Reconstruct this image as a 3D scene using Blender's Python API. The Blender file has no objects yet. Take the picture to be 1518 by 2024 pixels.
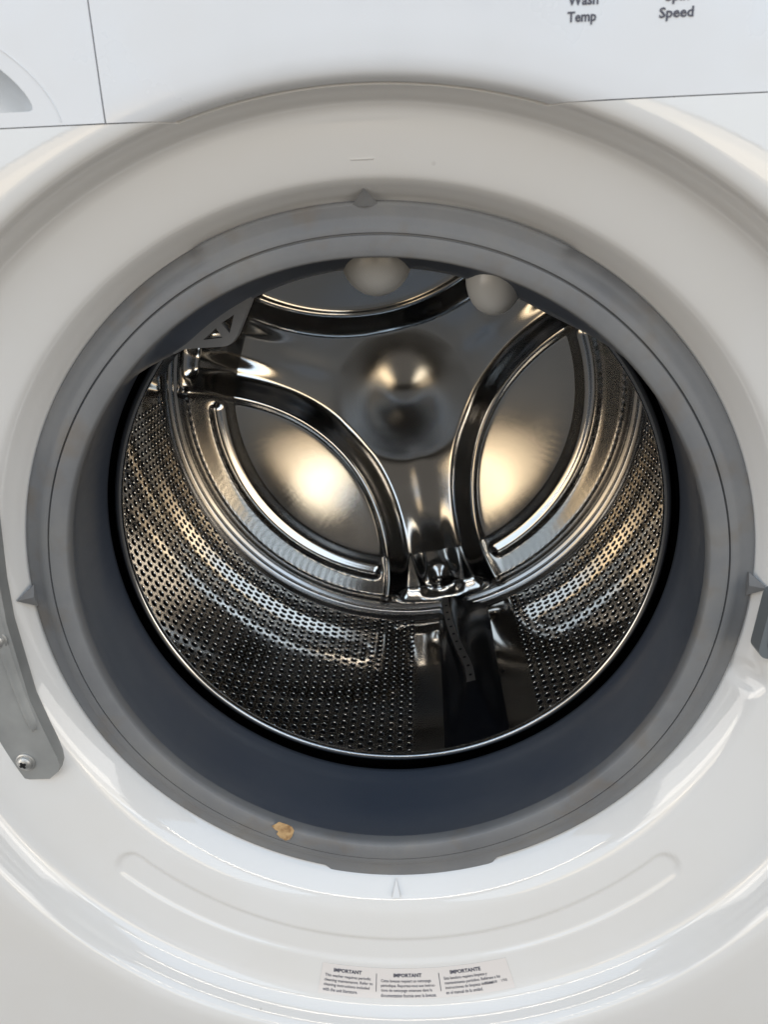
import bpy, bmesh, math, random
import numpy as np
from mathutils import Vector, Matrix

random.seed(7)
rng = np.random.default_rng(11)
U = 0.2           # one drawing unit = outer radius of the door gasket, in metres
ZC = 0.48         # height of the drum axis above the machine's feet
scene = bpy.context.scene
col = scene.collection

# ------------------------------------------------------------------ camera
def rotvec(w):
    w = np.array(w); th = np.linalg.norm(w); k = w / th
    K = np.array([[0, -k[2], k[1]], [k[2], 0, -k[0]], [-k[1], k[0], 0]])
    return np.eye(3) + math.sin(th) * K + (1 - math.cos(th)) * K @ K
CAM = np.array([0.12627, -1.94361, 0.91769])
Rc = rotvec([0.344418, 0.051730, -0.028131]) @ np.array([[1, 0, 0], [0, 0, -1], [0, 1, 0]], float)
cd = bpy.data.cameras.new('camera')
cam = bpy.data.objects.new('camera', cd); col.objects.link(cam)
M = Matrix.Identity(4)
for i in range(3):
    M[i][0] = Rc[0][i]; M[i][1] = -Rc[1][i]; M[i][2] = -Rc[2][i]
    M[i][3] = CAM[i] * U + (ZC if i == 2 else 0)
cam.matrix_world = M
cd.sensor_fit = 'VERTICAL'; cd.sensor_height = 24.0; cd.lens = 24.0 * 1521.3 / 2024.0
cd.clip_start = 0.01; cd.clip_end = 100
cd.dof.use_dof = True; cd.dof.focus_distance = 0.55; cd.dof.aperture_fstop = 13.0
scene.camera = cam

# ------------------------------------------------------------------ world and lamps
world = bpy.data.worlds.new('World'); scene.world = world; world.use_nodes = True
bg = world.node_tree.nodes['Background']
bg.inputs[0].default_value = (1.0, 0.94, 0.86, 1); bg.inputs[1].default_value = 0.10

def area(name, loc, target, sx, sy, radiance, color):
    L = bpy.data.lights.new(name, 'AREA'); L.shape = 'RECTANGLE'; L.size = sx; L.size_y = sy
    L.energy = radiance * math.pi * sx * sy; L.color = color
    o = bpy.data.objects.new(name, L); col.objects.link(o)
    loc = Vector((loc[0], loc[1], loc[2] + ZC)); tg = Vector((target[0], target[1], target[2] + ZC))
    o.location = loc; o.rotation_euler = (tg - loc).to_track_quat('-Z', 'Y').to_euler()
    return o
SKY = (0.52, 0.73, 1.0); CREAM = (1.0, 0.86, 0.64); HOT = (1.0, 0.89, 0.73); GOLD = (1.0, 0.78, 0.52)
area('overhead_daylight', (0.0, -1.3, 1.9), (0, 0, 0.1), 5.0, 1.5, 1.4, SKY)
area('warm_edge_light', (0.0, -2.15, 1.60), (0, 0, 0.1), 5.0, 0.06, 14.0, HOT)
area('warm_top_edge_light', (0.0, -0.42, 2.15), (0, 0, 0.1), 5.0, 0.06, 11.0, HOT)
area('right_opening_low', (1.40, -3.0, 0.17), (0, 0, 0.1), 1.8, 0.40, 2.2, CREAM)
area('right_opening_sky', (1.40, -3.0, 1.08), (0, 0, 0.1), 1.8, 1.36, 1.8, (0.66, 0.82, 1.0))
area('left_opening_low', (-1.45, -3.0, 0.17), (0, 0, 0.1), 1.7, 0.40, 1.7, (1.0, 0.77, 0.48))
area('left_opening_sky', (-1.45, -3.0, 1.08), (0, 0, 0.1), 1.7, 1.36, 1.5, (0.66, 0.82, 1.0))
area('left_front_fill', (-3.3, -2.9, 0.35), (0, 0, 0), 2.0, 1.6, 2.6, (1.0, 0.90, 0.76))  # this lamp and its right twin are added fill for the enamel
area('right_front_fill', (3.3, -2.9, 0.35), (0, 0, 0), 2.0, 1.6, 2.6, (1.0, 0.91, 0.78))
area('left_side_fill', (-2.8, -1.4, 0.25), (0, 0, 0), 1.4, 1.4, 2.0, (1.0, 0.95, 0.89))  # both side lamps are added fill, aimed to brighten the enamel only
area('right_side_fill', (2.8, -1.4, 0.25), (0, 0, 0), 1.4, 1.4, 2.1, (1.0, 0.96, 0.91))
area('left_sunlit_horizon', (-2.2, -4.0, -0.10), (0, 0, 0), 2.4, 0.70, 1.0, GOLD)
area('right_sunlit_horizon', (2.2, -4.0, -0.10), (0, 0, 0), 2.4, 0.70, 1.0, GOLD)

scene.view_settings.view_transform = 'Standard'; scene.view_settings.look = 'None'
scene.view_settings.exposure = 0.17; scene.view_settings.gamma = 1.0
scene.view_settings.use_curve_mapping = False
cy = scene.cycles
cy.use_denoising = True
cy.max_bounces = 14; cy.glossy_bounces = 12; cy.diffuse_bounces = 4; cy.transmission_bounces = 4
cy.sample_clamp_indirect = 12.0; cy.caustics_reflective = True

# ------------------------------------------------------------------ materials
def mat(name, color, rough=0.5, metal=0.0, spec=0.5, coat=0.0, coat_rough=0.05):
    m = bpy.data.materials.new(name); m.use_nodes = True
    b = m.node_tree.nodes['Principled BSDF']
    b.inputs['Base Color'].default_value = (*color, 1); b.inputs['Roughness'].default_value = rough
    b.inputs['Metallic'].default_value = metal; b.inputs['Specular IOR Level'].default_value = spec
    b.inputs['Coat Weight'].default_value = coat; b.inputs['Coat Roughness'].default_value = coat_rough
    return m
def nodes(m): return m.node_tree.nodes, m.node_tree.links, m.node_tree.nodes['Principled BSDF']
def objco(m, scale=(1, 1, 1)):
    n, l, b = nodes(m); t = n.new('ShaderNodeTexCoord'); mp = n.new('ShaderNodeMapping')
    mp.inputs['Scale'].default_value = scale; l.new(t.outputs['Object'], mp.inputs['Vector'])
    return mp.outputs['Vector']
def noise(m, vec, scale, detail=4, rough=0.55):
    n, l, b = nodes(m); x = n.new('ShaderNodeTexNoise'); x.inputs['Scale'].default_value = scale
    x.inputs['Detail'].default_value = detail; x.inputs['Roughness'].default_value = rough
    l.new(vec, x.inputs['Vector']); return x.outputs['Fac']
def ramp(m, fac, stops):
    n, l, b = nodes(m); r = n.new('ShaderNodeValToRGB'); e = r.color_ramp.elements
    while len(e) < len(stops): e.new(0.5)
    for i, (p, c) in enumerate(stops):
        e[i].position = p; e[i].color = (*c, 1) if len(c) == 3 else c
    l.new(fac, r.inputs['Fac']); return r.outputs['Color']
def mapr(m, fac, a, b_, c, d):
    n, l, b = nodes(m); r = n.new('ShaderNodeMapRange')
    for i, v in enumerate((a, b_, c, d)): r.inputs[i + 1].default_value = v
    l.new(fac, r.inputs[0]); return r.outputs[0]
def mixc(m, fac, a, b_, mode='MIX'):
    n, l, b = nodes(m); x = n.new('ShaderNodeMix'); x.data_type = 'RGBA'; x.blend_type = mode
    for s, v in ((x.inputs[0], fac), (x.inputs[6], a), (x.inputs[7], b_)):
        if hasattr(v, 'is_linked'): l.new(v, s)
        elif isinstance(v, tuple): s.default_value = (*v, 1)
        else: s.default_value = v
    return x.outputs[2]
def bump(m, fac, strength, dist):
    n, l, b = nodes(m); x = n.new('ShaderNodeBump'); x.inputs['Strength'].default_value = strength
    x.inputs['Distance'].default_value = dist; l.new(fac, x.inputs['Height'])
    l.new(x.outputs['Normal'], b.inputs['Normal'])

# white enamel: faint smudges, a few specks of dirt
def enamel(name, base, rough):
    m = mat(name, base, rough, spec=0.75); n, l, b = nodes(m); v = objco(m)
    f1 = noise(m, v, 9, 5, 0.6)
    c = mixc(m, mapr(m, f1, 0.45, 0.75, 0.0, 0.35), base, (base[0] * .93, base[1] * .90, base[2] * .85))
    vo = n.new('ShaderNodeTexVoronoi'); vo.inputs['Scale'].default_value = 42; l.new(v, vo.inputs['Vector'])
    sp = mapr(m, vo.outputs['Distance'], 0.028, 0.05, 1.0, 0.0)
    gate = mapr(m, noise(m, v, 13, 2), 0.60, 0.68, 0.0, 0.45)
    mm = n.new('ShaderNodeMath'); mm.operation = 'MULTIPLY'; l.new(sp, mm.inputs[0]); l.new(gate, mm.inputs[1])
    c = mixc(m, mm.outputs[0], c, (0.20, 0.17, 0.14))
    l.new(c, b.inputs['Base Color'])
    l.new(mapr(m, noise(m, v, 26, 4), 0.3, 0.8, rough * .6, rough * 2.4), b.inputs['Roughness'])
    bump(m, noise(m, v, 260, 2), 0.02, 0.0008)
    return m
ENAMEL = enamel('white_enamel', (0.74, 0.73, 0.715), 0.045)
PLASTIC = enamel('white_console_plastic', (0.70, 0.71, 0.73), 0.28)
# grey rubber with dull film and stains
RUBBER = mat('grey_rubber', (0.19, 0.195, 0.205), 0.5, spec=0.35)
n, l, b = nodes(RUBBER); v = objco(RUBBER)
f = noise(RUBBER, v, 14, 6, 0.65)
c = ramp(RUBBER, f, [(0.3, (0.150, 0.154, 0.162)), (0.52, (0.182, 0.184, 0.188)), (0.72, (0.215, 0.210, 0.200))])
f2 = noise(RUBBER, objco(RUBBER, (1, 1, 1)), 38, 3)
c = mixc(RUBBER, mapr(RUBBER, f2, 0.54, 0.72, 0.0, 0.6), c, (0.17, 0.145, 0.12))
l.new(c, b.inputs['Base Color'])
l.new(mapr(RUBBER, f, 0.3, 0.7, 0.42, 0.68), b.inputs['Roughness'])
bump(RUBBER, noise(RUBBER, v, 420, 2), 0.06, 0.0006)
SHADERUBBER = mat('shaded_rubber', (0.075, 0.085, 0.105), 0.30, spec=0.5)  # the same grey rubber, its inner shade and blue sheen put into the colour
n, l, b = nodes(SHADERUBBER); v = objco(SHADERUBBER)
l.new(ramp(SHADERUBBER, noise(SHADERUBBER, v, 9, 5), [(0.3, (0.058, 0.070, 0.095)), (0.7, (0.088, 0.096, 0.112))]), b.inputs['Base Color'])
f3 = noise(SHADERUBBER, objco(SHADERUBBER, (1, 0.25, 1)), 30, 6, 0.7)
l.new(mapr(SHADERUBBER, f3, 0.4, 0.75, 0.28, 0.40), b.inputs['Roughness'])
bump(SHADERUBBER, noise(SHADERUBBER, v, 500, 2), 0.05, 0.0005)
BOSS = mat('pale_grey_rubber', (0.50, 0.495, 0.48), 0.28, spec=0.5)
nodes(BOSS)[2].inputs['Subsurface Weight'].default_value = 0.0

def steel(name, base, rough, brushed=None, bstr=0.05):
    m = mat(name, base, rough, 1.0); n, l, b = nodes(m); v = objco(m)
    l.new(mapr(m, noise(m, v, 18, 5), 0.3, 0.75, rough * 0.75, rough * 1.5), b.inputs['Roughness'])
    w = noise(m, objco(m, brushed or (1, 1, 1)), 300, 3)
    bump(m, w, bstr, 0.0004)
    return m
STEEL_WALL = steel('perforated_steel', (0.66, 0.635, 0.60), 0.07, None, 0.004)
STEEL_BACK = steel('pressed_steel', (0.66, 0.64, 0.61), 0.10, (1, 1, 14), 0.045)
STEEL_RIM = steel('rolled_steel', (0.44, 0.43, 0.42), 0.14, None, 0.02)
HOLE = mat('dark_hole', (0.004, 0.004, 0.005), 0.5, spec=0.2)
BEAD = mat('black_glint_dome', (0.006, 0.006, 0.007), 0.22, spec=0.4)  # glossy dome added on each hole floor to catch a glint
TUB = mat('black_tub', (0.012, 0.012, 0.013), 0.35)
VANE = mat('black_lifter_plastic', (0.008, 0.009, 0.012), 0.22, spec=0.45)
VANE_TOP = mat('lifter_ridge_sheen', (0.13, 0.12, 0.11), 0.35)  # grey reflection on the black ridge, put into the colour
ZINC = mat('galvanised_hinge', (0.42, 0.44, 0.44), 0.5, 0.3)
n, l, b = nodes(ZINC); v = objco(ZINC)
l.new(ramp(ZINC, noise(ZINC, v, 30, 4), [(0.3, (0.26, 0.265, 0.262)), (0.7, (0.36, 0.365, 0.358))]), b.inputs['Base Color'])
SCREW = mat('zinc_screw', (0.50, 0.50, 0.49), 0.42, 0.8)
LOCKM = mat('grey_lock_plastic', (0.14, 0.155, 0.165), 0.3)
INK = mat('printed_grey_ink', (0.075, 0.075, 0.10), 0.5)
LABELM = mat('white_label_film', (0.73, 0.69, 0.665), 0.28)
TAPE = mat('tan_paper', (0.46, 0.29, 0.13), 0.8)
n, l, b = nodes(TAPE); v = objco(TAPE)
l.new(ramp(TAPE, noise(TAPE, v, 160, 4), [(0.35, (0.22, 0.12, 0.05)), (0.55, (0.48, 0.31, 0.15)), (0.8, (0.56, 0.40, 0.22))]), b.inputs['Base Color'])
DIRT = mat('black_dirt', (0.008, 0.007, 0.006), 0.6)
CABM = mat('cabinet_enamel', (0.74, 0.73, 0.71), 0.25)
RECESS = mat('grey_drawer_pull', (0.56, 0.585, 0.61), 0.35)

# ------------------------------------------------------------------ helpers
def W(P):
    P = np.asarray(P, float) * U
    P = P.reshape(-1, 3).copy(); P[:, 2] += ZC
    return P
def link(name, me, parent=None, m=None, smooth=True):
    o = bpy.data.objects.new(name, me); col.objects.link(o)
    if parent: o.parent = parent
    for x in (m if isinstance(m, (list, tuple)) else [m]):
        if x: me.materials.append(x)
    if smooth and len(me.polygons): me.polygons.foreach_set('use_smooth', [True] * len(me.polygons))
    return o
def meshu(name, P, F, parent=None, m=None, smooth=True, idx=None):
    me = bpy.data.meshes.new(name); me.from_pydata(W(P).tolist(), [], [list(map(int, f)) for f in F])
    o = link(name, me, parent, m, smooth)
    if idx is not None: me.polygons.foreach_set('material_index', list(map(int, idx)))
    me.update(); return o
def weld(o, d=1e-6, sharp=None):
    bm = bmesh.new(); bm.from_mesh(o.data); bmesh.ops.remove_doubles(bm, verts=bm.verts, dist=d)
    bm.to_mesh(o.data); bm.free()
    if sharp: o.data.set_sharp_from_angle(angle=math.radians(sharp))
def thing(name, label, cat, group=None, loc=(0, 0, 0)):
    o = bpy.data.objects.new(name, None); col.objects.link(o); o.location = loc
    o['label'] = label; o['category'] = cat
    if group: o['group'] = group
    return o
def chaikin(P, it=3):
    P = np.asarray(P, float)
    for _ in range(it):
        Q = 0.75 * P[:-1] + 0.25 * P[1:]; S = 0.25 * P[:-1] + 0.75 * P[1:]
        P = np.vstack([P[:1], np.stack([Q, S], 1).reshape(-1, P.shape[1]), P[-1:]])
    return P
def revolve(prof, nth, x0=0.0, z0=0.0, fn=None, flip=False):
    """prof rows (r, y); returns points and quads, open profile, closed around Y"""
    prof = np.asarray(prof, float); k = len(prof)
    th = np.linspace(0, 2 * np.pi, nth, endpoint=False)
    r = np.repeat(prof[None, :, 0], nth, 0); y = np.repeat(prof[None, :, 1], nth, 0)
    T = np.repeat(th[:, None], k, 1)
    if fn is not None: r, y = fn(r, y, T)
    P = np.stack([x0 + r * np.cos(T), y, z0 + r * np.sin(T)], -1).reshape(-1, 3)
    i, j = np.meshgrid(np.arange(nth), np.arange(k - 1), indexing='ij'); i2 = (i + 1) % nth
    F = np.stack([i * k + j, i2 * k + j, i2 * k + j + 1, i * k + j + 1], -1).reshape(-1, 4)
    if flip: F = F[:, ::-1]
    return P, F
def sst(a, b_, x):
    t = np.clip((x - a) / (b_ - a), 0, 1); return t * t * (3 - 2 * t)
def torus(R, y, rr, nth=256, k=14, z0=0.0, x0=0.0):
    a = np.linspace(0, 2 * np.pi, k + 1)
    return revolve(np.stack([R + rr * np.cos(a), y + rr * np.sin(a)], 1), nth, x0, z0)
def prism(poly, y0, y1, bevel=0.0):
    """extruded outline in the XZ plane -> bmesh in drawing units"""
    bm = bmesh.new()
    vs = [bm.verts.new((x, y0, z)) for x, z in poly]
    f = bm.faces.new(vs)
    r = bmesh.ops.extrude_face_region(bm, geom=[f])
    for v in r['geom']:
        if isinstance(v, bmesh.types.BMVert): v.co.y = y1
    bmesh.ops.recalc_face_normals(bm, faces=bm.faces)
    if bevel:
        es = [e for e in bm.edges if abs(e.verts[0].co.y - y0) < 1e-9 and abs(e.verts[1].co.y - y0) < 1e-9]
        bmesh.ops.bevel(bm, geom=es, offset=bevel, segments=3, affect='EDGES', profile=0.5)
    return bm
def bmobj(name, bm, parent, m, sharp=35):
    for v in bm.verts: v.co = Vector((v.co.x * U, v.co.y * U, v.co.z * U + ZC))
    me = bpy.data.meshes.new(name); bm.to_mesh(me); bm.free()
    o = link(name, me, parent, m); me.set_sharp_from_angle(angle=math.radians(sharp)); return o

machine = thing('washing_machine', 'white front loading washer with open door hole, grey gasket and steel drum', 'washing machine')

# ------------------------------------------------------------------ the concrete it stands on
CONC = mat('concrete', (0.16, 0.16, 0.16), 0.85)
n, l, b = nodes(CONC); v = objco(CONC)
l.new(ramp(CONC, noise(CONC, v, 6, 8, 0.6), [(0.3, (0.05, 0.05, 0.05)), (0.7, (0.085, 0.083, 0.08))]), b.inputs['Base Color'])  # darkened colour stands for a person's shade mirrored in the steel
bump(CONC, noise(CONC, v, 90, 4), 0.2, 0.002)
me = bpy.data.meshes.new('ground'); me.from_pydata([(-30, -30, 0), (30, -30, 0), (30, 30, 0), (-30, 30, 0)], [], [(0, 1, 2, 3)])
ground = link('ground', me, None, CONC, smooth=False); ground['kind'] = 'structure'

# ------------------------------------------------------------------ front panel with the round dish
YF = -0.262
ctrl = np.array([  # local r, y, centre z
    (1.430, YF, -.110), (1.388, YF, -.110), (1.340, -.259, -.109), (1.316, -.244, -.107), (1.300, -.186, -.104), (1.274, -.152, -.098),
    (1.232, -.143, -.090), (1.085, -.102, -.030), (1.052, -.086, -.016), (1.022, -.040, -.004), (1.000, 0.004, 0.0), (0.965, 0.035, 0.0)])
prof = chaikin(ctrl, 5)
# finer rings on the floor of the dish, where the pressed groove lies
arc = np.concatenate([[0], np.cumsum(np.linalg.norm(np.diff(prof[:, :2], axis=0), axis=1))])
ta = np.linspace(0, arc[-1], int(arc[-1] / 0.0038)); prof = np.stack([np.interp(ta, arc, prof[:, k]) for k in range(3)], 1); NT = 720
jr = int(np.argmin(abs(prof[:, 0] - 1.309)))
th = np.linspace(0, 2 * np.pi, NT, endpoint=False)
def ring_pts(rows):
    r = rows[:, 0][None, :]; y = np.repeat(rows[:, 1][None, :], NT, 0).copy(); zc = rows[:, 2][None, :]
    X = r * np.cos(th)[:, None] + 0.008 * sst(1.0, 1.25, r); Z = zc + r * np.sin(th)[:, None]
    # pressed stadium-shaped groove along the bottom of the floor
    zz = Z + 0.085; rr = np.hypot(X, zz); tt = np.degrees(np.arctan2(zz, X))
    tc = np.clip(tt, -135.5, -44.0); ang = np.radians(tc)
    d = np.hypot(X - 1.128 * np.cos(ang), zz - 1.128 * np.sin(ang))
    y += 0.0070 * (1 - sst(0.031, 0.046, d)) * (r < 1.235)
    # small round dimple beside the lock
    y += 0.016 * (1 - sst(0.012, 0.055, np.hypot((X - 1.0), (Z + .258)))) * (r < 1.235)
    return np.stack([X, y, Z], -1)
G = ring_pts(prof); K = len(prof)
# rectangle outline of the sheet front
x0, x1, z0, z1 = -1.72, 1.72, -2.34, 2.10
c, s = np.cos(th), np.sin(th)
cx0, cz0 = 0.008, -.11
tx = np.where(c > 0, (x1 - cx0) / np.where(abs(c) < 1e-9, 1e-9, c), (x0 - cx0) / np.where(abs(c) < 1e-9, -1e-9, c))
tz = np.where(s > 0, (z1 - cz0) / np.where(abs(s) < 1e-9, 1e-9, s), (z0 - cz0) / np.where(abs(s) < 1e-9, -1e-9, s))
t = np.minimum(tx, tz); RX = np.stack([cx0 + t * c, np.full(NT, YF), cz0 + t * s], 1)
for cxx, czz in ((x0, z0), (x0, z1), (x1, z0), (x1, z1)):
    k = np.argmin(np.hypot(RX[:, 0] - cxx, RX[:, 2] - czz)); RX[k] = (cxx, YF, czz)
def grid_faces(k):
    i, j = np.meshgrid(np.arange(NT), np.arange(k - 1), indexing='ij'); i2 = (i + 1) % NT
    return np.stack([i * k + j, i2 * k + j, i2 * k + j + 1, i * k + j + 1], -1).reshape(-1, 4)
outer = np.concatenate([RX[:, None, :], G[:, :jr + 1]], 1)
inner = G[:, jr:]
def bm_from(A):
    k = A.shape[1]; bm = bmesh.new(); vs = [bm.verts.new(p) for p in A.reshape(-1, 3)]
    for f in grid_faces(k): bm.faces.new([vs[q] for q in f])
    return bm
SEAM = 1.150
def cut(bm, co, no, keep_positive):
    bmesh.ops.bisect_plane(bm, geom=bm.verts[:] + bm.edges[:] + bm.faces[:], plane_co=co, plane_no=no,
                           clear_inner=keep_positive, clear_outer=not keep_positive)
def solid(o, thick, offset, angle=40):
    sm = o.modifiers.new('thickness', 'SOLIDIFY'); sm.thickness = thick; sm.offset = offset
    me = bpy.data.meshes.new_from_object(o.evaluated_get(bpy.context.evaluated_depsgraph_get()))
    o.modifiers.clear(); old = o.data; nm = old.name; o.data = me; bpy.data.meshes.remove(old); me.name = nm
    me.set_sharp_from_angle(angle=math.radians(angle))
def finish_sheet(name, bm, mtl, thick=0.0016):
    bmesh.ops.remove_doubles(bm, verts=bm.verts, dist=1e-6)
    bmesh.ops.recalc_face_normals(bm, faces=bm.faces)
    if sum(f.normal.y for f in bm.faces) > 0: bmesh.ops.reverse_faces(bm, faces=bm.faces)
    o = bmobj(name, bm, machine, mtl, 50)
    solid(o, thick, -1)
    return o
bm = bm_from(outer); cut(bm, (0, 0, SEAM - .0010), (0, 0, 1), False)
bm2 = bm_from(inner); tmp = bpy.data.meshes.new('tmp'); bm2.to_mesh(tmp); bm2.free(); bm.from_mesh(tmp); bpy.data.meshes.remove(tmp)
front_panel = finish_sheet('front_panel', bm, ENAMEL)
bm = bm_from(outer); cut(bm, (0, 0, SEAM + .0010), (0, 0, 1), True); cut(bm, (-.4995, 0, 0), (1, 0, 0), True)
for v in bm.verts:   # the console's lower edge stands a hair off the panel inside the dish and a little proud
    rl = math.hypot(v.co.x - .008, v.co.z + .104)
    if rl < prof[jr, 0] + 4e-4:
        kx = 1 + 0.006 / rl; v.co.x *= kx; v.co.z = -.104 + (v.co.z + .104) * kx; v.co.y -= 0.002
control_panel = finish_sheet('control_panel', bm, PLASTIC)
# alignment wedges pressed beside the gasket
def wedge(th0, ra, ya, rb, yb, w, hh):
    ct, st = math.cos(th0), math.sin(th0); tx_, tz_ = -st, ct
    def p(r, y, sft): return (r * ct + sft * tx_, y, r * st + sft * tz_)
    P = [p(ra, ya, 0), p(rb, yb, -w), p(rb, yb, w), p(ra, ya - .005, 0), p(rb, yb - hh, -w * .85), p(rb, yb - hh, w * .85)]
    return P, [(3, 4, 5), (0, 1, 4, 3), (1, 2, 5, 4), (2, 0, 3, 5)]
for a, w, ra, ya, rb, yb in ((90, .030, 1.030, -.054, 1.078, -.0985), (-89.6, .014, 1.012, -.022, 1.042, -.070)):
    P, F = wedge(math.radians(a), ra, ya, rb, yb, w, .016 if a > 0 else .006)
    meshu('alignment_mark', P, F, front_panel, ENAMEL, smooth=False)

# ------------------------------------------------------------------ detergent drawer front with finger pull
dz0, dx1 = SEAM + .0010, -.5025
arch = []
for t in np.linspace(0, 1, 40):
    a = math.pi * t; arch.append((-1.09 + .448 * math.cos(a), 1.182 + .19 * math.sin(a) ** 1.3))
hole = [(-.652, 1.178), (-.644, 1.181)] + arch[1:-1] + [(-1.536, 1.181), (-1.528, 1.178)]
bm = bmesh.new()
loops = []
for poly in ([(x0, dz0), (dx1, dz0), (dx1, z1), (x0, z1)], hole):
    vs = [bm.verts.new((x, YF, z)) for x, z in poly]
    loops += [bm.edges.new((vs[i], vs[(i + 1) % len(vs)])) for i in range(len(vs))]
bmesh.ops.triangle_fill(bm, edges=loops, use_beauty=True, use_dissolve=False)
drawer = finish_sheet('detergent_drawer', bm, PLASTIC, 0.003)
hv = np.array(hole); P = []; rows = [(1.0, 0.0), (.985, .006), (.95, .03), (.88, .07), (.7, .10), (.3, .11)]
cxh, czh = -1.09, 1.21
for sc, dy in rows:
    for x, z in hole: P.append((cxh + (x - cxh) * sc, YF + .004 + dy, czh + (z - czh) * sc))
nh = len(hole); F = []
for rI in range(len(rows) - 1):
    for i in range(nh):
        i2 = (i + 1) % nh; F.append((rI * nh + i, rI * nh + i2, (rI + 1) * nh + i2, (rI + 1) * nh + i))
F.append(tuple((len(rows) - 1) * nh + i for i in range(nh)))
meshu('finger_pull', P, F, drawer, RECESS)
# thin moulded line round the pull
P = []; F = []; line = [(-1.09 + .50 * math.cos(a), 1.154 + .25 * abs(math.sin(a)) ** 1.2) for a in np.linspace(.02, math.pi - .02, 60)]
for x, z in line:
    for dr, dy in ((-.0022, 0), (0, -.0022), (.0022, 0)):
        rr_ = 1 + dr; P.append((-1.09 + (x + 1.09) * rr_, YF + dy + .0003, 1.153 + (z - 1.153) * rr_))
for i in range(len(line) - 1):
    for j in range(2): F.append((i * 3 + j, i * 3 + j + 1, i * 3 + j + 4, i * 3 + j + 3))
meshu('moulded_line', P, F, drawer, PLASTIC)

# ------------------------------------------------------------------ cabinet body behind the front
def box(P0, P1):
    (a, b_, c_), (d, e, f_) = P0, P1
    P = [(x, y, z) for x in (a, d) for y in (b_, e) for z in (c_, f_)]
    return P, [(0, 1, 3, 2), (4, 6, 7, 5), (0, 4, 5, 1), (2, 3, 7, 6), (0, 2, 6, 4), (1, 5, 7, 3)]
P, F = box((x0 + .006, YF + .02, -2.38), (x1 - .006, 3.2, 2.12))
F = [f for i, f in enumerate(F) if i != 2]     # open at the front, behind the panel
cab = meshu('cabinet', P, F, machine, CABM, smooth=False)
solid(cab, 0.0012, 0)

# ------------------------------------------------------------------ door gasket
def top_w(T, a, b_):   # 1 inside the angular window a..b (degrees), soft sides
    d = np.degrees(T) % 360.0; return sst(a - 2, a + 2, d) * (1 - sst(b_ - 2, b_ + 2, d))
gprof = np.array([(1.000, .030), (1.000, .002), (1.000, -.006), (.996, -.012), (.988, -.013), (.968, -.0135), (.958, -.020), (.945, -.029),
                  (.934, -.030), (.9298, -.030), (.9280, -.023), (.9252, -.023), (.9232, -.034), (.918, -.0352), (.895, -.0335), (.8795, -.0315), (.8752, -.028), (.8735, -.012),
                  (.8780, .015), (.888, .05), (.900, .12), (.913, .22), (.925, .33), (.933, .41), (.945, .418), (.99, .42), (1.05, .44)])
gp = [gprof[0]]
for q in gprof[1:]:
    nn = max(1, int(np.linalg.norm(q - gp[-1]) / .02))
    for t in np.linspace(0, 1, nn + 1)[1:]: gp.append(gp[-1] * 0 + (gp[-1] if t == 0 else gp[-1]) * 0 + np.array(q) * t + np.array(gprof[np.where((gprof == q).all(1))[0][0] - 1]) * (1 - t))
gp = np.array(gp)
def gfn(r, y, T):
    D = np.degrees(T) % 360
    tabB = sst(257.2, 259.4, D) * (1 - sst(287.2, 289.4, D)); tabT = sst(60, 63, D) * (1 - sst(113, 116, D))
    edge = (r > .985) & (y < .031)
    r = np.where(edge, r + .024 * tabB, r)
    # away from the thick tabs the outer band is stepped back, leaving a shallow channel at the top
    up = sst(20, 55, D) * (1 - sst(125, 160, D)) * (1 - tabT)
    ch = np.exp(-((r - .978) / .011) ** 2) * (y < .0)
    y = y + .020 * up * ch
    y = y - .012 * tabT * sst(.955, .985, r) * (y < 0)
    # the upper bore sags inward behind the lip
    sag = sst(30, 60, D) * (1 - sst(128, 146, D))
    r = r - .075 * sag * np.exp(-((y - .24) / .085) ** 2) * (y > .03)
    wob = .0015 * np.sin(T * 3 + 1) + .0010 * np.sin(T * 7 + .5)
    return r + wob, y + .0015 * np.sin(T * 5)
P, F = revolve(gp, 540, fn=gfn)
Pr = P.reshape(540, len(gp), 3)
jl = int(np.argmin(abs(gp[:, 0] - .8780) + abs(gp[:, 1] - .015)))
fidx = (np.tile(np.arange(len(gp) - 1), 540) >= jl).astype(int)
gasket = meshu('door_gasket', P, F, machine, [RUBBER, SHADERUBBER], idx=fidx)
gasket.data.set_sharp_from_angle(angle=math.radians(60))
for a in (90.2, 180.2, 0.2):
    ct, st = math.cos(math.radians(a)), math.sin(math.radians(a)); tx_, tz_ = -st, ct
    def p(r, y, sft): return (r * ct + sft * tx_, y, r * st + sft * tz_)
    P = [p(.985, .012, -.034), p(.985, .012, .034), p(1.024, -.030, 0), p(.985, -.018, -.034), p(.985, -.018, .034), p(1.024, -.054, 0), p(.985, -.030, 0)]
    meshu('pointer_tab', P, [(3, 5, 6), (6, 5, 4), (0, 2, 5, 3), (2, 1, 4, 5), (0, 3, 6, 4, 1)], gasket, RUBBER, smooth=False)
def boss(x, y, z, rx, ry, rz):
    bm = bmesh.new(); bmesh.ops.create_uvsphere(bm, u_segments=40, v_segments=24, radius=1)
    for v in bm.verts:
        q = v.co.copy(); up = 1.0 if q.z < 0 else 1.5
        v.co = Vector((x + rx * q.x, y + ry * q.y * (1.0), z + rz * up * q.z))
    # little rim crease round the nose
    return bm
for (x, y, z, rx, ry, rz) in ((.003, .25, .862, .096, .10, .098), (.322, .25, .800, .078, .085, .098)):
    bmobj('nozzle_boss', boss(x, y, z, rx, ry, rz), gasket, BOSS, 60)
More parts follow.
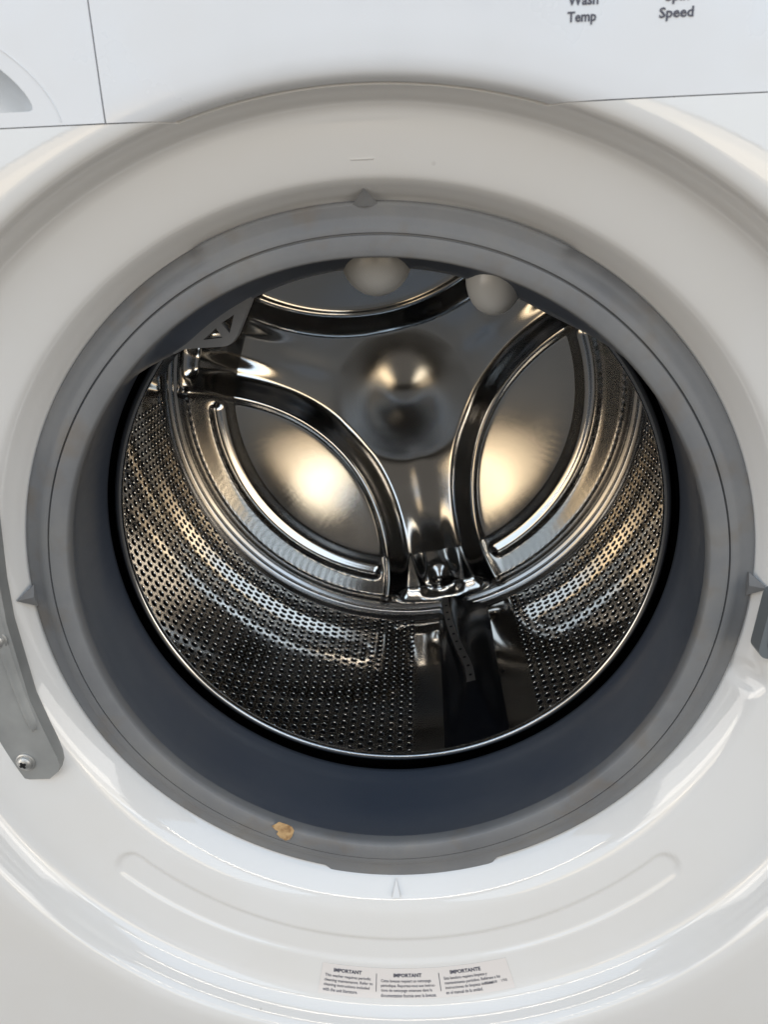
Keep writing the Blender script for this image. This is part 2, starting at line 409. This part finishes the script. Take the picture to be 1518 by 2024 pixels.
# moulded drain flap with two triangular windows
bm = bmesh.new(); loops = []
outl = [(-.600, .640), (-.574, .628), (-.542, .642), (-.435, .645), (-.418, .648), (-.404, .657), (-.390, .674), (-.364, .725), (-.343, .764), (-.330, .815), (-.45, .76)]
for poly in (outl, [(-.487, .665), (-.448, .696), (-.432, .670)], [(-.432, .709), (-.393, .731), (-.411, .681)]):
    vs = [bm.verts.new((x, .21, z)) for x, z in poly]
    loops += [bm.edges.new((vs[i], vs[(i + 1) % len(vs)])) for i in range(len(vs))]
bmesh.ops.triangle_fill(bm, edges=loops, use_beauty=True)
r = bmesh.ops.extrude_face_region(bm, geom=bm.faces[:])
for v in r['geom']:
    if isinstance(v, bmesh.types.BMVert): v.co.y = .245
bmesh.ops.recalc_face_normals(bm, faces=bm.faces)
bmobj('drain_flap', bm, gasket, RUBBER)

# ------------------------------------------------------------------ drum
DZ = 0.022; RD = 1.375; YS = 2.468; BOWL = .135; LEAF = .062; DROP = .03; YB = YS + LEAF + BOWL - DROP
NC = 186; cth = 2 * math.pi / NC; CC = cth * RD; AX = CC * 2 / math.sqrt(3)
Y0 = 0.66; NR = int((2.385 - Y0) / AX); Y1 = Y0 + NR * AX
LIFT = [-75.5, 44.5, 164.5]
hs = 16
# cell boundary (rectangle, 16 points, starting at the right-hand middle, going round)
bx = []
for t in (0, .5): bx.append((.5, t * .5))
for t in (0, .25, .5, .75): bx.append((.5 - t, .5))
for t in (0, .25, .5, .75): bx.append((-.5, .5 - t))
for t in (0, .25, .5, .75): bx.append((-.5 + t, -.5))
for t in (0, .25): bx.append((.5, -.5 + t))
bx = np.array(bx) * np.array([CC, AX])
ang = np.arctan2(bx[:, 1], bx[:, 0]); ca = np.linspace(0, 2 * np.pi, hs, endpoint=False)
circ = np.stack([np.cos(ca), np.sin(ca)], 1)
rings = [(.0206, .0), (.0192, .0), (.0183, .0008), (.0170, .0034), (.0158, .0064), (.0150, .0105), (.0146, .0240), (.0046, .0240), (.0034, .0225), (.0018, .0214)]
cell = [np.column_stack([bx, np.zeros(hs)])] + [np.column_stack([circ * r_, np.full(hs, d_)]) for r_, d_ in rings]
cell = np.concatenate(cell + [np.array([[0, 0, .0210]])])           # (u along circumference, v along axis, depth outward)
cf = []; cm = []
for k in range(len(rings)):
    for i in range(hs):
        i2 = (i + 1) % hs; cf.append((k * hs + i, k * hs + i2, (k + 1) * hs + i2, (k + 1) * hs + i)); cm.append(0 if k < 4 else (1 if k < 8 else 2))
tip = len(cell) - 1
tri = [((len(rings)) * hs + i, (len(rings)) * hs + (i + 1) % hs, tip) for i in range(hs)]
def plain_col(deg):
    return any(abs((deg - a + 180) % 360 - 180) < 11.7 for a in LIFT)
cells = []; quads = []
for ci in range(NC):
    tcen = ci * cth; odd = ci % 2
    deg = math.degrees(tcen)
    off = -AX / 2 if odd else 0
    lo = Y0
    if odd: quads.append((tcen, Y0, AX / 2)); quads.append((tcen, Y1 - AX / 2, AX / 2))
    for k in range(NR - (1 if odd else 0)):
        yc = Y0 + (k + .5) * AX + (AX / 2 if odd else 0)
        if plain_col(deg): quads.append((tcen, yc - AX / 2, AX))
        else: cells.append((tcen, yc))
cells = np.array(cells); nC = len(cells); nv = len(cell)
uu = cell[None, :, 0] + 0 * cells[:, :1]; vv = cells[:, 1:2] + cell[None, :, 1]; dd = cell[None, :, 2] + 0 * cells[:, :1]
TH = cells[:, :1] + uu / RD
WAVE = lambda T, Y: .0016 * np.sin(5 * T + 2.1 * Y) + .0009 * np.sin(11 * T - 3.3 * Y)
RR = RD + dd + WAVE(TH, vv)
PW = np.stack([RR * np.cos(TH), vv, RR * np.sin(TH) + DZ], -1).reshape(-1, 3)
FQ = (np.array(cf)[None] + (np.arange(nC) * nv)[:, None, None]).reshape(-1, 4)
MQ = np.tile(np.array(cm), nC)
FT = (np.array(tri)[None] + (np.arange(nC) * nv)[:, None, None]).reshape(-1, 3)
# plain sheet beside the lifters: 4 x 2k grid so the seams match the perforated cells
extra_P = []; extra_F = []; base = len(PW)
for tcen, ya, h in quads:
    ku, kv = 4, (4 if h > AX * .7 else 2)
    b0 = base + len(extra_P)
    for i in range(ku + 1):
        for j in range(kv + 1):
            T = tcen + (i / ku - .5) * cth; Y = ya + h * j / kv; r_ = RD + WAVE(T, Y)
            extra_P.append((r_ * math.cos(T), Y, r_ * math.sin(T) + DZ))
    for i in range(ku):
        for j in range(kv):
            a = b0 + i * (kv + 1) + j; extra_F.append((a, a + kv + 1, a + kv + 2, a + 1))
PW = np.vstack([PW, np.array(extra_P)])
key = np.round(PW * 2e5).astype(np.int64)
_, first, inv = np.unique(key, axis=0, return_index=True, return_inverse=True)
inv = inv.reshape(-1); PU = PW[first]
FQ = np.vstack([FQ, np.array(extra_F)]); MQ = np.concatenate([MQ, np.zeros(len(extra_F), int)])
FQ = inv[FQ]; FT = inv[FT]
me = bpy.data.meshes.new('drum')
nq, nt = len(FQ), len(FT)
me.vertices.add(len(PU)); me.vertices.foreach_set('co', W(PU).astype(np.float32).ravel())
me.loops.add(nq * 4 + nt * 3); me.loops.foreach_set('vertex_index', np.concatenate([FQ.ravel(), FT.ravel()]).astype(np.int32))
me.polygons.add(nq + nt)
me.polygons.foreach_set('loop_start', np.concatenate([np.arange(nq) * 4, nq * 4 + np.arange(nt) * 3]).astype(np.int32))
me.polygons.foreach_set('material_index', np.concatenate([MQ, np.full(nt, 2)]).astype(np.int32))
me.update(calc_edges=True); me.validate()
drum = link('drum', me, machine, [STEEL_WALL, HOLE, BEAD])
# folded front rim
rim = chaikin([(RD, Y0 + .001), (RD, .63), (RD - .02, .60), (1.2, .545), (.985, .47), (.935, .44), (.918, .425), (.905, .412), (.893, .410), (.886, .418), (.886, .430), (.893, .440), (.91, .452), (.97, .50)], 2)
P, F = revolve(rim, 360, z0=DZ * .4); meshu('front_rim', P, F, drum, STEEL_RIM)
P, F = torus(.9035, .4245, .0105, 360, 14, DZ * .4); meshu('rim_bead', P, F, drum, STEEL_RIM)
# seam beads where the back is rolled onto the wall
sp_ = chaikin([(RD, Y1 - .001), (RD, 2.375), (RD - .010, 2.385), (RD - .022, 2.395), (RD - .024, 2.408), (RD - .012, 2.420), (RD - .004, 2.425),
               (RD - .012, 2.430), (RD - .030, 2.436), (RD - .040, 2.448), (RD - .036, 2.460), (RD - .040, 2.462), (RD - .055, YS)], 2)
P, F = revolve(sp_, 420, z0=DZ); meshu('seam_bead', P, F, drum, STEEL_RIM)
# pressed back plate
nr, na = 230, 720
rg = np.linspace(0, RD - .052, nr); tg = np.linspace(0, 2 * np.pi, na, endpoint=False)
Rg, Tg = np.meshgrid(rg, tg, indexing='ij'); X = Rg * np.cos(Tg); Z = Rg * np.sin(Tg)
h = np.zeros_like(X)
ARMS = [-80.0, 40.0, 160.0]; leafmask = np.zeros_like(X)
for a in (-20.0, 100.0, 220.0):
    ca_, sa_ = math.cos(math.radians(a)), math.sin(math.radians(a))
    u_ = X * ca_ + Z * sa_; v_ = -X * sa_ + Z * ca_
    d1 = np.hypot(u_ - (.375 + 1.27), v_) - 1.27           # inner, bulging boundary
    d2 = Rg - 1.18
    kk = 20.0; sd = np.log(np.exp(np.clip(d1 * kk, -60, 60)) + np.exp(np.clip(d2 * kk, -60, 60))) / kk
    wall = 1 - sst(-.125, .01, d1)
    # bevel towards the hub with a narrow shoulder, then a shallow bowl rising to a flat rim
    rp = np.clip((Rg - .36) / .60, 0, 1)
    h += wall * LEAF + .010 * np.exp(-((d1 + .13) / .022) ** 2)
    leafmask = np.maximum(leafmask, wall)
    # rounded bead following the rim of the leaf
    angl = np.degrees(np.arctan2(v_, u_)); ac = np.radians(np.clip(angl, -39, 39))
    db = np.hypot(u_ - 1.09 * np.cos(ac), v_ - 1.09 * np.sin(ac))
    h += .021 * np.exp(-(db / .034) ** 2)
    # tool marks: faint waves near the bead
    h += .00006 * np.sin(angl * 2.1 + 3 * np.sin(angl * .31)) * np.exp(-((Rg - .95) / .07) ** 2) * (abs(angl) < 42)
for a in ARMS:
    ca_, sa_ = math.cos(math.radians(a)), math.sin(math.radians(a))
    u_ = X * ca_ + Z * sa_; v_ = -X * sa_ + Z * ca_
    # pocket at the end of the arm with a raised step in it
    m_ = sst(.62, 1.10, u_) * (1 - sst(1.22, 1.31, u_)) * (1 - sst(.055, .155, abs(v_)))
    h -= .030 * m_
    h += .045 * np.exp(-((u_ - 1.165) / .07) ** 2) * np.exp(-(v_ / .075) ** 2)
    # shallow centre crease of the arm
    h += .004 * np.exp(-(v_ / .06) ** 2) * sst(.30, .55, u_) * (1 - sst(.70, .9, u_))
HX, HZ = 0.0, 0.01
rh = np.hypot(X - HX, Z - HZ)
h += .028 * np.exp(-(rh / .19) ** 2) + .006 * sst(.18, .62, Rg) * (1 - leafmask) * (1 - sst(1.0, 1.25, Rg))
h += BOWL * (.35 * sst(.36, 1.01, Rg) + .65 * np.clip((Rg - .40) / .58, 0, 1) ** 1.3) + (1 - leafmask) * LEAF * sst(1.20, 1.31, Rg) - DROP * np.clip((Rg - 1.235) / (RD - .052 - 1.235), 0, 1) ** 1.3
P = np.stack([X, YB - h, Z + DZ], -1).reshape(-1, 3)
i, j = np.meshgrid(np.arange(nr - 1), np.arange(na), indexing='ij'); j2 = (j + 1) % na
F = np.stack([i * na + j, i * na + j2, (i + 1) * na + j2, (i + 1) * na + j], -1).reshape(-1, 4)
back = meshu('back_plate', P, F, drum, STEEL_BACK); weld(back, 1e-6)
# lifters
ry_ = np.array([1.0, 1.35, 1.42, 1.56, 1.70, 1.85, 2.0, 2.134, 2.4]); rc_ = np.array([.2, .7, 1.0, .7, -.6, -1.9, -2.8, -3.5, -3.9])
sm_ = chaikin(np.stack([ry_, rc_], 1), 3); RIDGE = (sm_[:, 0], sm_[:, 1])
def make_lifter(theta0):
    ys = np.concatenate([np.linspace(.70, 1.0, 8), np.linspace(1.02, 1.45, 36), np.linspace(1.47, 2.36, 60), [2.40]])
    na_, nb_ = 14, 4; nv_ = 2 * na_ + nb_ + 1; P = []; cen = []
    for y in ys:
        c_ = np.interp(y, *RIDGE); half = np.interp(y, [.7, 1.02, 1.08, 1.32, 1.42, 2.4], [4.2, 4.2, 3.9, 1.5, 0.95, 0.95])
        H = .018 + .105 * sst(1.04, 1.40, y); cen.append((y, c_, H))
        dths = np.concatenate([np.linspace(-6.5, c_ - half, na_ + 1)[:-1], np.linspace(c_ - half, c_ + half, nb_ + 1), np.linspace(c_ + half, 6.5, na_ + 1)[1:]])
        for dth in dths:
            d = abs(dth - c_); span = (6.5 - c_ if dth > c_ else 6.5 + c_)
            q = np.clip((d - half) / max(span - half, .1), 0, 1)
            hh = .014 + (H - .014) * (1 - sst(0, 1, q) * .6 - q * .4)
            a = math.radians(theta0 + dth); r_ = RD - hh
            P.append((r_ * math.cos(a), y, r_ * math.sin(a) + DZ))
    F = []; idx = []
    for a_ in range(len(ys) - 1):
        for b__ in range(nv_ - 1):
            F.append((a_ * nv_ + b__, a_ * nv_ + b__ + 1, (a_ + 1) * nv_ + b__ + 1, (a_ + 1) * nv_ + b__))
            idx.append(1 if na_ <= b__ < na_ + nb_ and ys[a_] > 1.40 else 0)
    # side skirts down to the sheet
    n0 = len(P)
    for a_, y in enumerate(ys):
        for e in (-1, 1):
            a = math.radians(theta0 + e * 6.6); P.append(((RD + .004) * math.cos(a), y, (RD + .004) * math.sin(a) + DZ))
    for a_ in range(len(ys) - 1):
        F.append((a_ * nv_, (a_ + 1) * nv_, n0 + (a_ + 1) * 2, n0 + a_ * 2)); idx.append(0)
        F.append((a_ * nv_ + nv_ - 1, n0 + a_ * 2 + 1, n0 + (a_ + 1) * 2 + 1, (a_ + 1) * nv_ + nv_ - 1)); idx.append(0)
    # flat black discs along the ridge, the shade of drain holes put into colour
    for y in np.linspace(1.46, 2.28, 10):
        c_ = np.interp(y, [q[0] for q in cen], [q[1] for q in cen]); H = np.interp(y, [q[0] for q in cen], [q[2] for q in cen])
        k0 = len(P); a0 = math.radians(theta0 + c_)
        for q in range(10):
            w = 2 * math.pi * q / 10; a = a0 + .0085 * math.cos(w) / 1.25
            r_ = RD - H - .0012; P.append((r_ * math.cos(a), y + .0105 * math.sin(w), r_ * math.sin(a) + DZ))
        F.append(tuple(range(k0, k0 + 10))); idx.append(2)
    o = meshu('lifter', P, F, drum, [VANE, VANE_TOP, HOLE], idx=idx)
    o.data.set_sharp_from_angle(angle=math.radians(40)); return o
for a in LIFT: make_lifter(a)
# outer tub around the drum
tubp = [(1.06, .43), (1.48, .46), (1.50, .6), (1.50, 2.7), (1.2, 2.8), (0.001, 2.8)]
P, F = revolve(tubp, 96, z0=DZ); meshu('outer_tub', P, F, machine, TUB, smooth=False)

# ------------------------------------------------------------------ hinge and lock
hp = [(-1.016, .087), (-1.020, -.034), (-1.004, -.275), (-.983, -.375), (-.959, -.473), (-.957, -.497), (-.965, -.520), (-.996, -.546), (-1.057, -.548), (-1.090, -.540),
      (-1.114, -.526), (-1.16, -.485), (-1.20, -.40), (-1.215, -.2), (-1.215, .2), (-1.18, .40), (-1.10, .46), (-1.02, .46), (-.985, .40), (-1.0, .25)]
bm = prism(hp[::-1], -.128, -.085, .010)
hinge = bmobj('door_hinge', bm, machine, ZINC, 30)
# pressed rib on the hinge leaf
P = []; F = []
path = [(-1.045, .12), (-1.050, -.03), (-1.036, -.20), (-1.020, -.31), (-1.008, -.375)]
path = chaikin(path, 2)
for k, (x, z) in enumerate(path):
    wdt = .016 * min(1, (len(path) - 1 - k) / 3 + .05)
    for s_, d_ in ((-1, 0), (-.5, .009), (0, .012), (.5, .009), (1, 0)): P.append((x + s_ * wdt, -.1275 - d_, z))
for k in range(len(path) - 1):
    for s_ in range(4): F.append((k * 5 + s_, k * 5 + s_ + 1, (k + 1) * 5 + s_ + 1, (k + 1) * 5 + s_))
meshu('pressed_rib', P, F, hinge, ZINC)
def screw(x, z, y, R_):
    bm = bmesh.new()
    prof_ = [(R_ * 1.35, 0), (R_ * 1.35, -.004), (R_ * 1.2, -.006), (R_, -.0062), (R_ * .97, -.012), (R_ * .7, -.017), (R_ * .32, -.018)]
    P, F = revolve(prof_, 28)
    P = P + np.array([x, y, z]); P = P.tolist(); F = [list(f) for f in F]
    # cross recess
    n0 = len(P); pts = []
    w, L_ = R_ * .14, R_ * .52
    for k in range(4):
        a = math.pi / 2 * k + .5
        for (du, dv) in ((L_, -w), (L_, w), (w * 1.5, w * 1.5)): pts.append((math.cos(a) * du - math.sin(a) * dv, math.sin(a) * du + math.cos(a) * dv))
    for q in pts: P.append((x + q[0], y - .0186, z + q[1]))
    for q in pts: P.append((x + q[0] * .7, y - .008, z + q[1] * .7))
    m_ = len(pts)
    idx = [0] * len(F)
    F.append([n0 + m_ + k for k in range(m_)]); idx.append(1)
    for k in range(m_): F.append([n0 + k, n0 + (k + 1) % m_, n0 + m_ + (k + 1) % m_, n0 + m_ + k]); idx.append(1)
    F.append([n0 + k for k in range(m_)]); idx.append(1)
    o = meshu('screw', P, F, hinge, [SCREW, TUB], idx=idx); o.data.set_sharp_from_angle(angle=math.radians(40))
screw(-1.056, -.485, -.1285, .021); screw(-1.058, -.084, -.1285, .023)
P, F = torus(-0, 0, 0, 4, 4) if False else (None, None)
def rrect(xa, xb, za, zb, r_):
    pts = []
    for cx_, cz_, a0 in ((xb - r_, zb - r_, 0), (xa + r_, zb - r_, 90), (xa + r_, za + r_, 180), (xb - r_, za + r_, 270)):
        for k in range(7):
            a = math.radians(a0 + 15 * k); pts.append((cx_ + r_ * math.cos(a), cz_ + r_ * math.sin(a)))
    return pts
lock = bmobj('door_lock', prism([(x + .10 * (z + .16), z) for x, z in rrect(.988, 1.13, -.165, .03, .03)][::-1], -.124, -.07, .012), machine, LOCKM, 30)
bmobj('latch_slot', prism([(x + .10 * (z + .16), z) for x, z in rrect(1.008, 1.11, -.14, .005, .02)][::-1], -.1265, -.10, .004), lock, TUB, 30)

# ------------------------------------------------------------------ lettering
def text_pts(body, size, spacing=1.0, offset=0.0):
    cu = bpy.data.curves.new('t', 'FONT'); cu.body = body; cu.size = size; cu.space_character = spacing; cu.offset = offset
    cu.resolution_u = 2
    o = bpy.data.objects.new('t', cu); col.objects.link(o)
    dg = bpy.context.evaluated_depsgraph_get(); me = o.evaluated_get(dg).to_mesh()
    P = np.array([v.co[:] for v in me.vertices]).reshape(-1, 3); F = [list(p.vertices) for p in me.polygons]
    o.evaluated_get(dg).to_mesh_clear(); bpy.data.objects.remove(o); bpy.data.curves.remove(cu)
    return P, F
def join(parts):
    P = []; F = []
    for p, f in parts:
        k = len(P); P += list(p); F += [[q + k for q in x] for x in f]
    return P, F
def console_word(body, x, z, size, width=None):
    P, F = text_pts(body, size, 1.0, 0.0006)
    if width: P[:, 0] *= width / (P[:, 0].max() - P[:, 0].min())
    return [(x + p[0] - P[:, 0].min(), YF - .0012, z + p[1]) for p in P], F
P, F = join([console_word('Temp', .4065, 1.2830, .0235, .0535), console_word('Wash', .4065, 1.3100, .0235, .0560)])
o = meshu('lettering', P, F, control_panel, INK, smooth=False); o['label'] = 'printed words Wash Temp'
P, F = join([console_word('Speed', .5755, 1.2820, .0235, .0630), console_word('Spin', .585, 1.3090, .0235, .0440)])
o = meshu('lettering', P, F, control_panel, INK, smooth=False); o['label'] = 'printed words Spin Speed'

# curved care label on the dish floor, text bent along the arc
LCZ = -.085
pz = prof[:, 1]
def floor_y(x, z):   # depth of the dish floor at x, z
    best = None
    rl = np.hypot(x - .008, z - prof[:, 2]) - prof[:, 0]
    k = int(np.argmin(abs(rl))); k = min(max(k, 1), K - 2)
    a, b_ = (k, k + 1) if rl[k] * rl[k + 1] <= 0 else (k - 1, k)
    t = rl[a] / (rl[a] - rl[b_] + 1e-12); return prof[a, 1] + (prof[b_, 1] - prof[a, 1]) * min(max(t, 0), 1)
def bend(th_deg, r_, lift):
    a = math.radians(th_deg); x = r_ * math.cos(a); z = LCZ + r_ * math.sin(a)
    return (x, floor_y(x, z) - lift, z)
P = []; F = []; n1, n2 = 60, 16
TA, TB = -101.2, -73.0; RA, RB = 1.186, 1.288
for i in range(n1 + 1):
    for j in range(n2 + 1): P.append(bend(TA + (TB - TA) * i / n1, RA + (RB - RA) * j / n2, .0012))
for i in range(n1):
    for j in range(n2): F.append((i * (n2 + 1) + j, (i + 1) * (n2 + 1) + j, (i + 1) * (n2 + 1) + j + 1, i * (n2 + 1) + j + 1))
label = meshu('care_label', P, F, machine, LABELM)
solid(label, 0.0001, 0)
def block(head, lines, t0, head_w, size, head_size, headoff, line_w, r0=1.199):
    parts = []
    def put(body, sz, toff, r_, off, wid):
        P, F = text_pts(body, sz, 1.0, off); P[:, 0] -= P[:, 0].min()
        P[:, 0] *= wid / P[:, 0].max()
        parts.append(([bend(t0 + math.degrees((toff + p[0]) / 1.235), r_ - p[1], .0024) for p in P], F))
    put(head, head_size, headoff, r0 + .0125, .0006, head_w)
    for k, (ln, wd) in enumerate(zip(lines, line_w)): put(ln, size, 0.0, r0 + .031 + k * .0165, .00012, wd)
    return join(parts)
P, F = block('IMPORTANT', ['This washer requires periodic', 'cleaning maintenance. Refer to', 'cleaning instructions included', 'with the unit literature.'], -100.6, .092, .0145, .0175, .026, [.148, .155, .145, .108])
meshu('lettering', P, F, label, INK, smooth=False)
P, F = block('IMPORTANT', ['Cette laveuse requiert un nettoyage', 'périodique. Reportez-vous aux instruc-', 'tions de nettoyage ontenues dans la', 'documentation fournie avec la laveuse.'], -92.2, .092, .0145, .0175, .040, [.160, .172, .160, .172], 1.203)
meshu('lettering', P, F, label, INK, smooth=False)
P, F = block('IMPORTANTE', ['Esta lavadora requiere limpieza y', 'mantenimiento periódico. Refiérase a las', 'instrucciones de limpieza incluidas', 'en el manual de la unidad.'], -82.8, .100, .0145, .0175, .022, [.138, .176, .150, .114], 1.199)
P2, F2 = text_pts('137244200    1705', .0125); P2[:, 0] *= .078 / P2[:, 0].max()
P, F = join([(P, F), ([bend(-77.4 + math.degrees(p[0] / 1.235), 1.2625 - p[1], .0024) for p in P2], F2)])
meshu('lettering', P, F, label, INK, smooth=False)
for tdeg in (-92.9, -83.5):
    P = [bend(tdeg + s_, r_, .0024) for r_ in np.linspace(1.205, 1.268, 8) for s_ in (-.045, .045)]
    meshu('divider_line', P, [(k * 2, k * 2 + 1, k * 2 + 3, k * 2 + 2) for k in range(7)], label, INK, smooth=False)

# ------------------------------------------------------------------ stuck scrap and crumbs
sc_pts = [(-.375, -.799), (-.361, -.793), (-.352, -.786), (-.338, -.792), (-.325, -.797), (-.312, -.806), (-.307, -.820), (-.313, -.836), (-.322, -.849), (-.336, -.853), (-.347, -.858), (-.352, -.842), (-.362, -.828), (-.356, -.818), (-.366, -.812)]
def lip_y(x, z):
    r_ = math.hypot(x, z); return float(np.interp(r_, gprof[10:17, 0][::-1], gprof[10:17, 1][::-1]))
cen_ = (np.mean([q[0] for q in sc_pts]), np.mean([q[1] for q in sc_pts]))
P = []; F = []; k = len(sc_pts)
for s_ in (1.0, .66, .33):
    for x, z in sc_pts:
        X_, Z_ = cen_[0] + (x - cen_[0]) * s_, cen_[1] + (z - cen_[1]) * s_
        P.append((X_, lip_y(X_, Z_) - .0030 - .0005 * random.random(), Z_))
P.append((cen_[0], lip_y(*cen_) - .0032, cen_[1]))
for s_ in (0, 1):
    for i in range(k): F.append((s_ * k + i, s_ * k + (i + 1) % k, (s_ + 1) * k + (i + 1) % k, (s_ + 1) * k + i))
for i in range(k): F.append((2 * k + i, 2 * k + (i + 1) % k, 3 * k))
o = meshu('paper_scrap', P, F, None, TAPE, smooth=False)
solid(o, 0.00008, 1)
o['label'] = 'torn scrap of tan paper stuck on the lower lip of the grey gasket'; o['category'] = 'paper scrap'
def crumb(theta, y, size, n_):
    bm = bmesh.new()
    for q in range(n_):
        r_ = bmesh.ops.create_icosphere(bm, subdivisions=1, radius=size * random.uniform(.6, 1))
        off = Vector((random.uniform(-1, 1), random.uniform(-1, 1), random.uniform(-.3, .6))) * size * (.8 if n_ > 1 else 0)
        for v in r_['verts']:
            v.co = v.co * random.uniform(.8, 1.2) + off
    a = math.radians(theta); er = Vector((math.cos(a), 0, math.sin(a))); et = Vector((-math.sin(a), 0, math.cos(a)))
    for v in bm.verts:
        q = v.co.copy(); v.co = er * (RD - max(0.0, size * .5 + q.z * .5)) + et * q.x + Vector((0, y + q.y, DZ))
    return bm
o = bmobj('dirt_crumb', crumb(-68.3, 1.60, .0085, 5), None, DIRT); o['label'] = 'largest black crumb of dirt lying on plain steel beside the bottom lifter'; o['category'] = 'dirt crumb'
for tdeg, y, s_ in ((-67.8, 1.335, .006), (-66.6, 1.30, .0032), (-66.2, 1.345, .003)):
    o = bmobj('dirt_speck', crumb(tdeg, y, s_, 1), None, DIRT)
    o['label'] = 'tiny dark speck of dirt on the plain steel strip right of bottom lifter'; o['category'] = 'dirt speck'; o['group'] = 'dirt specks on the drum'
